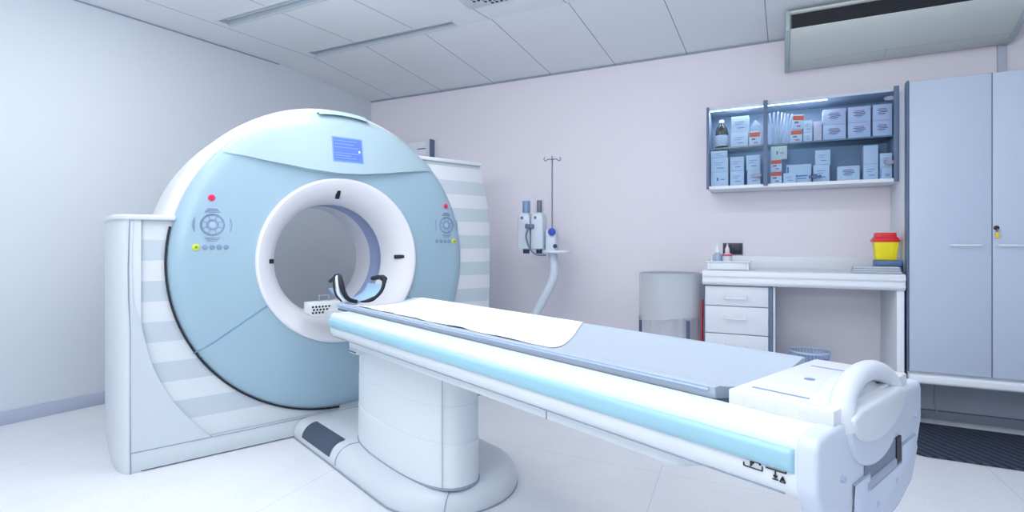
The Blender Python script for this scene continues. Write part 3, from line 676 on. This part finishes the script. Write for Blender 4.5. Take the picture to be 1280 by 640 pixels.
bm = bmesh.new(); grid(bm, bag, 72, 14); bmesh.ops.remove_doubles(bm, verts=bm.verts, dist=1e-4); fin('bag', bm, mat('bag_film', (222, 228, 238), .5, alpha=.42), hp, 80)
def bag2(a, b):
    an = 2*math.pi*a; zt = .90; z = zt-b*(zt-.56-.03*math.cos(an+.6)); r = rw+.020+.004*math.sin(an*7+1)
    return (r*math.cos(an), r*math.sin(an), z)
bm = bmesh.new(); grid(bm, bag2, 60, 8); bmesh.ops.remove_doubles(bm, verts=bm.verts, dist=1e-4); fin('bag_cuff', bm, mat('cuff_film', (226, 232, 240), .5, alpha=.45), hp, 80)
lao('lid_film', [(0, .905), (.1, .905), (rw+.006, .900), (rw+.01, .893)], mat('lid_film', (190, 202, 216), .4, alpha=.5), hp, n=48)
# red bag end squeezed between
rb = pro('red_cloth', [(-.020, 0), (.008, 0), (.014, .30), (.010, .52), (.014, .72), (.004, .72), (-.002, .55), (-.010, .30), (-.022, .10)], 'y', 0, .05, mat('red_cloth', (190, 40, 66), .7), bev=.004)
rb.location = (-.476, 3.985, 0.0); tag(rb, 'dark red cloth strip hanging between hamper and drawer unit', 'cloth')

# ---------------------------------------------------------------- things on the worktop
ZT = .934
ty = empty('tray', 'low white plastic tray at the left end of the worktop', 'tray', (-.30, 4.10, ZT+.003))
bm = bmesh.new()
o_ = [(-.125, -.10), (.125, -.10), (.125, .10), (-.125, .10)]; 
box(bm, -.118, .118, -.095, .095, 0, .006)
for (a, b, c, d) in ((-.135, -.118, -.11, .11), (.118, .135, -.11, .11), (-.118, .118, -.11, -.095), (-.118, .118, .095, .11)): box(bm, a, b, c, d, 0.0, .055)
fin('tray_body', bm, mat('tray_white', (228, 236, 244), .4), ty, bev=.004)
bm = bmesh.new(); tube(bm, [(-.142, -.117, .056), (.142, -.117, .056), (.142, .117, .056), (-.142, .117, .056)], .005, 8, True); fin('tray_rim', bm, mat('tray_white', (228, 236, 244), .4), ty)
def bottle(x, y, label, body, cap_m, tip):
    b = empty('spray_bottle', label, 'bottle', (x, y, ZT+.0095), group=None)
    lao('body', [(0, 0), (.030, 0), (.033, .004), (.033, .085), (.029, .10), (.014, .112), (.012, .118), (0, .118)], body, b, n=24)
    lao('cap', [(.0155, .113), (.0155, .135), (.012, .145), (.006, .158), (.004, .175), (0, .176)], cap_m, b, n=20)
    if tip: lao('band', [(.0332, .088), (.0335, .090), (.0335, .100), (.030, .102)], tip, b, n=24)
CLR = mat('clear_blue_plastic', (176, 196, 228), .3, alpha=.85)
bottle(-.375, 4.08, 'clear bluish bottle with a pointed white cap in the tray', CLR, COUNTER, None)
bottle(-.308, 4.06, 'white bottle with a pinkish cap and red band in the tray', mat('bottle_white', (214, 220, 236), .4), mat('cap_pink', (236, 214, 226), .4), mat('band_red', (214, 96, 130), .5))
ow = empty('wall_socket', 'dark rectangular socket plate on the wall above the tray', 'socket', (-.304, YB, 1.079))
bxo('plate', (-.072, .072, -.012, -.0, -.045, .045), mat('socket_frame', (60, 72, 96), .4), ow, .003)
bxo('insert', (-.062, -.003, -.015, -.011, -.036, .036), mat('socket_dark', (30, 38, 56), .4), ow, .002); bxo('insert', (.003, .062, -.015, -.011, -.036, .036), mat('socket_dark', (30, 38, 56), .4), ow, .002)
# sharps container on a folded blue pack
bp_ = empty('blue_pack', 'folded grey blue pack under the yellow container', 'pack', (.645, 4.16, ZT))
bm = bmesh.new(); box(bm, -.072, .062, -.10, .10, 0.001, .040); box(bm, -.066, .066, -.095, .095, .040, .080); fin('cloth', bm, mat('pack_blue', (96, 126, 172), .6), bp_, bev=.010, seg=3)
sc = empty('sharps_container', 'yellow sharps container with a red lid', 'container', (.630, 4.14, ZT+.080))
bm = bmesh.new(); rows = []
for z, a, b in ((0, .050, .045), (.004, .054, .05), (.115, .064, .058), (.118, .064, .058)): rows.append([bm.verts.new((sx*a, sy*b, z)) for sx, sy in ((-1,-1),(1,-1),(1,1),(-1,1))])
for A, Bb in zip(rows, rows[1:]):
    for i in range(4): bm.faces.new((A[i], A[(i+1) % 4], Bb[(i+1) % 4], Bb[i]))
bm.faces.new(rows[0]); bm.faces.new(rows[-1]); fin('body', bm, mat('sharps_yellow', (250, 232, 20), .35), sc, bev=.006, seg=3)
bm = bmesh.new(); box(bm, -.072, .072, -.064, .064, .116, .132); fin('lid_rim', bm, mat('sharps_red', (222, 30, 48), .35), sc, bev=.005)
bm = bmesh.new(); rows = []
for z, a, b in ((.130, .068, .06), (.142, .064, .056), (.150, .056, .05), (.176, .054, .048)): rows.append([bm.verts.new((sx*a, sy*b, z)) for sx, sy in ((-1,-1),(1,-1),(1,1),(-1,1))])
for A, Bb in zip(rows, rows[1:]):
    for i in range(4): bm.faces.new((A[i], A[(i+1) % 4], Bb[(i+1) % 4], Bb[i]))
bm.faces.new(rows[0]); bm.faces.new(rows[-1]); fin('lid', bm, mat('sharps_red', (222, 30, 48), .35), sc, bev=.004)
fp = empty('folded_drape', 'folded pale grey drape lying on the right end of the worktop', 'drape', (.565, 4.01, ZT))
for k in range(3):
    bm = bmesh.new(); box(bm, -.135+.004*k, .128-.006*k, -.045, .04, .001+k*.014, .0145+k*.014); fin('fold', bm, mat('drape_grey', (190, 200, 212), .8, bump=.4, bscale=40), fp, bev=.006, seg=3)

# ---------------------------------------------------------------- glass wall cabinet
X0, X1, Z0, Z1, YC = -.462, .713, 1.525, 2.140, 4.23
wc = empty('wall_cabinet', 'wall cabinet with sliding glass doors full of medical supplies', 'cabinet', (X0, YC, 0))
W = X1-X0; DC = YB-YC-.002
INN = mat('cabinet_inner', (178, 196, 220), .5)
B('back', (.0, W, DC-.01, DC, Z0, Z1), INN, wc); B('bottom', (-.002, W+.01, .0, DC-.01, Z0, Z0+.024), COUNTER, wc, .003)
bm = bmesh.new(); box(bm, -.002, W+.01, .0, DC-.01, Z1-.022, Z1); fin('top', bm, mat('cabinet_top', (200, 212, 226), .4), wc, bev=.002)
B('side', (.0, .014, .0, DC-.01, Z0+.024, Z1-.022), INN, wc); B('side', (W-.014, W, .0, DC-.01, Z0+.024, Z1-.022), INN, wc)
B('frame_stile', (-.004, .014, -.008, .0, Z0, Z1), EDGE, wc); B('frame_stile', (W-.022, W+.006, -.008, .0, Z0, Z1+.01), EDGE, wc)
B('frame_stile', (.382, .410, -.022, -.004, Z0+.01, Z1+.005), EDGE, wc)
GL = glass('clear_glass', (.86, .92, .97)); GS = glass('shelf_glass', (.75, .86, .9))
bxo('glass_door', (.392, W-.01, .004, .008, Z0+.02, Z1-.02), GL, wc); bxo('glass_door', (.01, .405, .012, .016, Z0+.02, Z1-.02), GL, wc)
bxo('glass_shelf', (.014, W-.014, .018, DC-.012, 1.826, 1.834), GS, wc)
B('shelf_edge', (.014, W-.014, .016, .018, 1.825, 1.835), mat('shelf_edge', (110, 136, 160), .3), wc, 0)
B('top_strip', (.016, .78, .02, .04, Z1-.028, Z1-.0225), mat('strip_white', (240, 248, 255), .2, emit=2.5), wc)  # bright glint under the cabinet top, drawn as a glowing strip
GP = mat('finger_pull', (150, 152, 172), .5)
for (x, z) in ((.338, 1.615), (W-.045, 1.655), (W-.045, 2.075)):
    bm = bmesh.new(); lathe(bm, [(.013, 0), (.013, .004), (0, .004)], (x-.018, -.004, z), 'y', 16); lathe(bm, [(.013, 0), (.013, .004), (0, .004)], (x+.018, -.004, z), 'y', 16)
    box(bm, x-.018, x+.018, -.004, .0, z-.013, z+.013); fin('finger_pull', bm, GP, wc)
bl = lao('door_lock', [(.018, 0), (.018, -.006), (0, -.007)], mat('lock_blue', (62, 86, 140), .4), wc, (.705, .003, 1.585), 'y', 16)
for s in (-1, 1): lao('lock_wing', [(.012, -.001), (.012, -.008), (0, -.009)], mat('lock_blue', (62, 86, 140), .4), bl, (.705+s*.028, .003, 1.583), 'y', 16)

# contents
BXW = mat('carton_white', (222, 230, 244), .6); BXL = mat('carton_lilac', (216, 218, 240), .6)
INK = mat('ink_grey', (108, 118, 148), .6); INKP = mat('ink_pink', (206, 120, 160), .6); INKB = mat('ink_blue', (96, 150, 206), .6); ORG = mat('ink_orange', (240, 104, 66), .5)
def carton(x0, x1, z0, z1, style, label, group=None, dep=.12, yf=4.262, tilt=0, m=None):
    cx_ = (x0+x1)/2; o = empty('carton', label, 'box', (cx_, yf, z0), group=group)
    hw_ = (x1-x0)/2-.002; H_ = z1-z0-.001
    b = bxo('carton_body', (-hw_, hw_, 0, dep, 0, H_), m or BXW, o, .0015)
    def lab(a, b_, c, d, mm, nm='print'): bxo(nm, (a*hw_, b_*hw_, -.0008, .0, c*H_, d*H_), mm, o)
    if style == 'L':
        for q, (a, b_, c, mm) in enumerate(((-.45, .4, .70, INKP), (-.55, .5, .60, INK), (-.35, .55, .50, INK), (-.5, .35, .40, INK), (-.3, .2, .31, mat('ink_pale', (170, 180, 210), .6)))): lab(a, b_, c, c+.055, mm)
    elif style == 'orange':
        lab(-.95, .95, .62, .95, ORG); lab(-.6, .1, .40, .52, INK); lab(-.2, .5, .15, .25, INKP)
    elif style == 'lines':
        lab(-.6, .5, .62, .67, mat('ink_pale', (170, 180, 210), .6)); lab(-.6, .2, .48, .53, mat('ink_pale', (170, 180, 210), .6)); lab(-.3, .5, .25, .30, INKB)
    elif style == 'mark': lab(-.3, -.12, .38, .62, INK); lab(.1, .6, .45, .50, INK)
    elif style == 'blue': lab(-.2, .7, .35, .42, INKB); lab(-.1, .6, .22, .28, INKB); lab(-.95, -.8, .1, .9, INKB)
    if tilt: o.rotation_euler = (0, R(tilt), 0)
    return o
SU, SB = 1.835, 1.550
g1 = 'printed cartons stacked on the upper shelf'; 
pos = ['left', 'middle', 'right']
for k, (a, b) in enumerate(((.291, .430), (.439, .572), (.580, .690))):
    carton(a, b, SU, 1.940, 'L', 'printed white carton on the glass shelf, lower %s one of the six' % pos[k], g1, m=BXL)
    carton(a, b, 1.940, 2.048, 'L', 'printed white carton on the glass shelf, upper %s one of the six' % pos[k], g1, m=BXL)
carton(-.302, -.180, SU, 1.941, 'lines', 'white carton on the upper shelf beside the brown bottle', 'plain cartons in the cabinet')
carton(-.298, -.176, 1.941, 2.060, 'lines', 'white carton stacked highest in the left compartment', 'plain cartons in the cabinet')
carton(-.176, -.098, SU, 1.938, 'orange', 'small carton with orange top band in the left compartment')
carton(.092, .168, SU, 1.926, 'orange', 'orange banded carton standing on the shelf right of the gloves')
carton(.098, .174, 1.930, 2.030, 'orange', 'tilted orange and white carton on top of another by the gloves', tilt=5)
carton(.172, .230, SU, 1.900, 'lines', 'small low white carton right of the orange cartons'); carton(.172, .230, 1.900, 1.985, 'lines', 'small white carton on the low one right of the orange cartons')
carton(.234, .288, SU, 1.972, 'none', 'narrow pinkish white carton left of the six printed cartons', m=mat('carton_pink', (226, 216, 232), .6))
carton(-.441, -.316, SB, 1.656, 'mark', 'white carton with a dark mark at the bottom left of the cabinet')
carton(-.441, -.316, 1.656, 1.765, 'lines', 'white carton second of three stacked at the cabinet left'); carton(-.441, -.322, 1.765, 1.815, 'lines', 'flat white carton topmost at the cabinet left under the bottle')
carton(-.306, -.208, SB, 1.658, 'lines', 'white carton under another, second stack from the cabinet left'); carton(-.306, -.208, 1.658, 1.763, 'lines', 'white carton on another, second stack from the cabinet left')
carton(-.190, -.098, SB, 1.657, 'lines', 'white carton at the bottom right of the left compartment'); carton(-.196, -.100, 1.657, 1.768, 'lines', 'white carton on another, next to the grey door post')
carton(-.036, .040, SB, 1.640, 'orange', 'carton with orange band on the bottom, right of the door post'); carton(-.036, .040, 1.640, 1.724, 'orange', 'carton with orange band lying on a similar one below the shelf')
carton(-.034, .074, 1.724, 1.818, 'mark', 'cream carton with a small dark figure under the shelf', m=mat('carton_cream', (226, 230, 226), .6))
carton(.066, .226, SB, 1.684, 'blue', 'wide white carton with blue print on the cabinet bottom', yf=4.30, dep=.16)
carton(.046, .128, SB, 1.622, 'lines', 'low white carton in front of the wide blue printed one', dep=.034)
carton(.234, .334, SB, 1.668, 'lines', 'white carton under a smaller one in the middle of the cabinet'); carton(.244, .340, 1.668, 1.770, 'lines', 'white carton on another in the middle of the cabinet')
carton(.376, .510, SB, 1.650, 'L', 'single printed carton on the cabinet bottom behind the blue lock')
carton(.527, .613, SB, 1.656, 'lines', 'white carton under a tall one, right part of the cabinet'); carton(.527, .613, 1.656, 1.780, 'none', 'tall white carton on another, right part of the cabinet')
carton(.620, .690, SB, 1.627, 'blue', 'low carton with blue print at the bottom right of the cabinet'); carton(.620, .690, 1.627, 1.722, 'lines', 'white carton on the blue printed one at the cabinet right')
# brown bottle
bb = empty('brown_bottle', 'dark brown glass bottle with a white label on the shelf', 'bottle', (-.367, 4.315, SU))
lao('body', [(0, 0), (.042, 0), (.046, .006), (.046, .13), (.040, .155), (.020, .180), (.016, .20), (0, .20)], mat('brown_glass', (42, 40, 44), .15), bb, n=28)
lao('label', [(.0462, .018), (.0468, .019), (.0468, .098), (.0462, .1)], mat('label_white', (206, 216, 232), .6), bb, n=28); lao('cap', [(.018, .196), (.018, .215), (.014, .219), (0, .219)], COUNTER, bb, n=16)
# sachet and paper tag
sa = pro('sachet', [(-.038, 0), (.038, 0), (.034, .05), (.0, .088), (-.012, .075), (-.03, .04)], 'y', 0, .02, mat('sachet_grey', (170, 184, 206), .5), bev=.004); sa.location = (-.134, 4.285, 1.939); tag(sa, 'small grey sachet resting on the orange banded carton', 'sachet')
# glove packets fan
where = ['leftmost, by the door post', 'second from the door post', 'third from the door post', 'middle one', 'third from the orange cartons', 'second from the orange cartons', 'rightmost, by the orange cartons']
for k in range(7):
    bm = bmesh.new(); hh = .235-.006*abs(k-2)
    def gf(a, b, k=k, hh=hh):
        return ((b-.5)*.012+.006*math.sin(a*5+k)+a*a*.018*(k-1.5)/2, .010*math.sin(a*4+k), a*hh)
    grid(bm, gf, 16, 4); bmesh.ops.solidify(bm, geom=list(bm.faces), thickness=.003)
    gp = fin('glove_packet', bm, mat('packet_white', (226, 232, 244), .6, bump=.5, bscale=50), None, 60); gp.location = (-.024+k*.0158, 4.262+.005*k, SU)
    gp.rotation_euler = (0, 0, R(20))
    tag(gp, 'thin white wrapped packet in the fanned row on the shelf, '+where[k], 'packet', 'fanned white packets on the shelf')

# ---------------------------------------------------------------- air conditioner
ac = empty('air_conditioner', 'wide off-white wall air conditioner with a black grille under the ceiling', 'air conditioner', (.065, YB, 2.40))
ACW = mat('ac_offwhite', (204, 212, 210), .45)
prof = [(-.05, .005), (-.13, .006), (-.20, .022), (-.30, .062), (-.40, .110), (-.475, .160), (-.480, .168), (-.46, .170), (-.46, .262), (-.49, .270), (-.49, .285), (-.40, .292), (-.003, .262), (-.003, .06)]
pro('housing', prof, 'x', 0.02, 1.245, ACW, ac, bev=.003, ang=30)
for x0, x1 in ((-.006, .022), (1.243, 1.275)):
    pro('end_cap', [(-.03, .0), (-.14, -.002), (-.21, .014), (-.31, .056), (-.41, .105), (-.49, .158), (-.498, .18), (-.505, .282), (-.40, .293), (-.003, .262), (-.003, .04)], 'x', x0, x1, mat('ac_end', (170, 184, 190), .45), ac, bev=.005)
gr = bxo('grille', (.03, 1.235, -.477, -.455, .172, .262), BLACK, ac)
bm = bmesh.new()
for k in range(7): box(bm, .03, 1.235, -.4795, -.4765, .178+k*.012, .180+k*.012)
fin('grille_slat', bm, mat('grille_slat', (36, 42, 54), .5), gr)
tbo('panel_joint', [(.60, -.215, .027), (.60, -.13, .004)], .0015, SEAM, ac, 5)
tbo('panel_groove', [(.03, -.205, .0245), (1.24, -.205, .0245)], .0012, mat('ac_groove', (150, 160, 160), .6), ac, 5)
dc = bxo('cable_duct', (-.022, .022, -.025, -.0, 0, .32), mat('duct_white', (188, 196, 214), .5), bev=.003); dc.location = (1.318, YB, 2.14); tag(dc, 'vertical white cable duct between wardrobe top and air conditioner', 'duct')

# wall light box behind the gantry
lb = empty('film_viewer', 'white wall-mounted film viewer partly hidden behind the scanner', 'light box', (-3.30, YB, 2.0))
bxo('casing', (-.30, .165, -.06, -.001, 0, .178), WHITE, lb, .004); bxo('dark_edge', (.150, .170, -.065, -.001, -.002, .18), EDGE, lb, .002)
bxo('panel', (-.29, .10, -.064, -.060, .02, .165), COUNTER, lb, .001); bxo('clip', (.0, .10, -.068, -.062, .085, .095), EDGE, lb)

# ---------------------------------------------------------------- contrast injector on a stand
inj = empty('contrast_injector', 'white two-syringe contrast injector on a curved stand with a drip pole', 'injector', (-1.59, 3.92, 0))
INW = mat('injector_white', (206, 218, 232), .4)
arm = [(-.30, .0, .05), (-.27, 0, .25), (-.19, 0, .45), (-.13, 0, .58), (-.03, 0, .76), (.012, 0, .86), (.018, 0, .96), (.0, 0, 1.06)]
tbo('curved_post', smooth_path(arm, 6), .036, INW, inj, 16)
lao('base', [(0, 0), (.24, 0), (.25, .02), (.22, .045), (.05, .07), (0, .07)], INW, inj, (-.30, 0, 0), n=40)
bxo('column_head', (-.045, .045, -.04, .04, 1.05, 1.235), INW, inj, .02, 4)
lao('tray', [(0, 0), (.115, .0), (.122, .008), (.122, .022), (0, .022)], mat('tray_pale', (216, 228, 238), .4), inj, (.045, .0, 1.045), n=36)
lao('knob', [(.029, 0), (.029, -.02), (.022, -.028), (0, -.03)], mat('knob_blue', (52, 84, 190), .35), inj, (.02, -.042, 1.212), 'y', 20)
lao('knob', [(.016, 0), (.016, -.012), (0, -.014)], mat('knob_dark', (44, 56, 84), .4), inj, (.045, -.04, 1.10), 'y', 14)
pole = tbo('drip_pole', [(.002, 0, 1.23), (.002, 0, 1.79)], .006, METAL, inj, 8)
for a in (20, 110, 200, 290):
    ca, sa_ = math.cos(R(a)), math.sin(R(a))
    tbo('hook', smooth_path([(.002, 0, 1.785), (.002+ca*.03, sa_*.03, 1.79), (.002+ca*.055, sa_*.055, 1.775), (.002+ca*.066, sa_*.066, 1.79), (.002+ca*.058, sa_*.058, 1.805)], 4), .004, METAL, pole, 6)
for k, (x, liq) in enumerate(((-.224, mat('syringe_blue', (92, 140, 196), .3)), (-.108, mat('syringe_dark', (48, 46, 82), .3)))):
    hd = pro('power_head', [(x-.055, 1.075), (x+.048, 1.075), (x+.048, 1.33), (x+.03, 1.365), (x-.035, 1.365), (x-.055, 1.33)], 'y', -.05, .05, INW, inj, bev=.010, seg=3)
    sy = lao('syringe', [(0, 1.365), (.036, 1.365), (.036, 1.475), (.030, 1.487), (.008, 1.492), (0, 1.492)], mat('syringe_clear', (214, 222, 238), .2, alpha=.18), inj, (x, 0, 0), n=24)
    lao('liquid', [(0, 1.37), (.022 if k else .031, 1.37), (.022 if k else .031, 1.465), (0, 1.47)], liq, sy, (x, 0, 0), n=20)
    lao('foot_knob', [(0, 1.04), (.024, 1.04), (.027, 1.05), (.027, 1.074), (0, 1.076)], mat('knob_navy', (44, 50, 84), .4), hd, (x, 0, 0), n=18)
    bxo('label', (x-.032, x+.028, -.052, -.0495, 1.31, 1.345), mat('label_pale', (226, 232, 240), .4), hd); bxo('label_print', (x-.026, x-.004, -.0535, -.0515, 1.315, 1.338), INK, hd)
bxo('bridge', (-.275, -.0, .01, .05, 1.09, 1.16), INW, inj, .01)
tbo('cable', smooth_path([(-.20, -.055, 1.275), (-.17, -.085, 1.25), (-.185, -.09, 1.17), (-.15, -.09, 1.08), (-.10, -.08, 1.035), (-.03, -.05, 1.03)], 6), .0075, mat('cable_grey', (104, 116, 150), .5), inj, 8)
bxo('clamp', (-.205, -.13, -.075, -.05, 1.24, 1.275), mat('cable_grey', (104, 116, 150), .5), inj, .008, 3)

# ---------------------------------------------------------------- ribbed black mat
MM = bpy.data.materials.new('ribbed_black_mat'); MM.use_nodes = True; nt = MM.node_tree; bs = nt.nodes['Principled BSDF']
tc = nt.nodes.new('ShaderNodeTexCoord'); wv = nt.nodes.new('ShaderNodeTexWave'); wv.inputs['Scale'].default_value = 9; wv.inputs['Distortion'].default_value = .3; wv.bands_direction = 'DIAGONAL'
mp = nt.nodes.new('ShaderNodeMapping'); mp.inputs['Rotation'].default_value = (0, 0, R(12)); nt.links.new(tc.outputs['Object'], mp.inputs[0]); nt.links.new(mp.outputs[0], wv.inputs[0])
cr = nt.nodes.new('ShaderNodeValToRGB'); cr.color_ramp.elements[0].color = lin((24, 30, 44))+(1,); cr.color_ramp.elements[1].color = lin((62, 72, 96))+(1,)
nt.links.new(wv.outputs[0], cr.inputs[0]); nt.links.new(cr.outputs[0], bs.inputs['Base Color']); bs.inputs['Roughness'].default_value = .75
bp = nt.nodes.new('ShaderNodeBump'); bp.inputs['Distance'].default_value = .004; nt.links.new(wv.outputs[0], bp.inputs['Height']); nt.links.new(bp.outputs[0], bs.inputs['Normal'])
fm = pro('floor_mat', [(.655, 3.49), (.70, 3.465), (2.0, 3.44), (2.0, 4.04), (.72, 4.09)], 'z', 0.0005, .012, MM, bev=.003); tag(fm, 'black ribbed rubber mat on the floor before the wardrobe', 'mat')
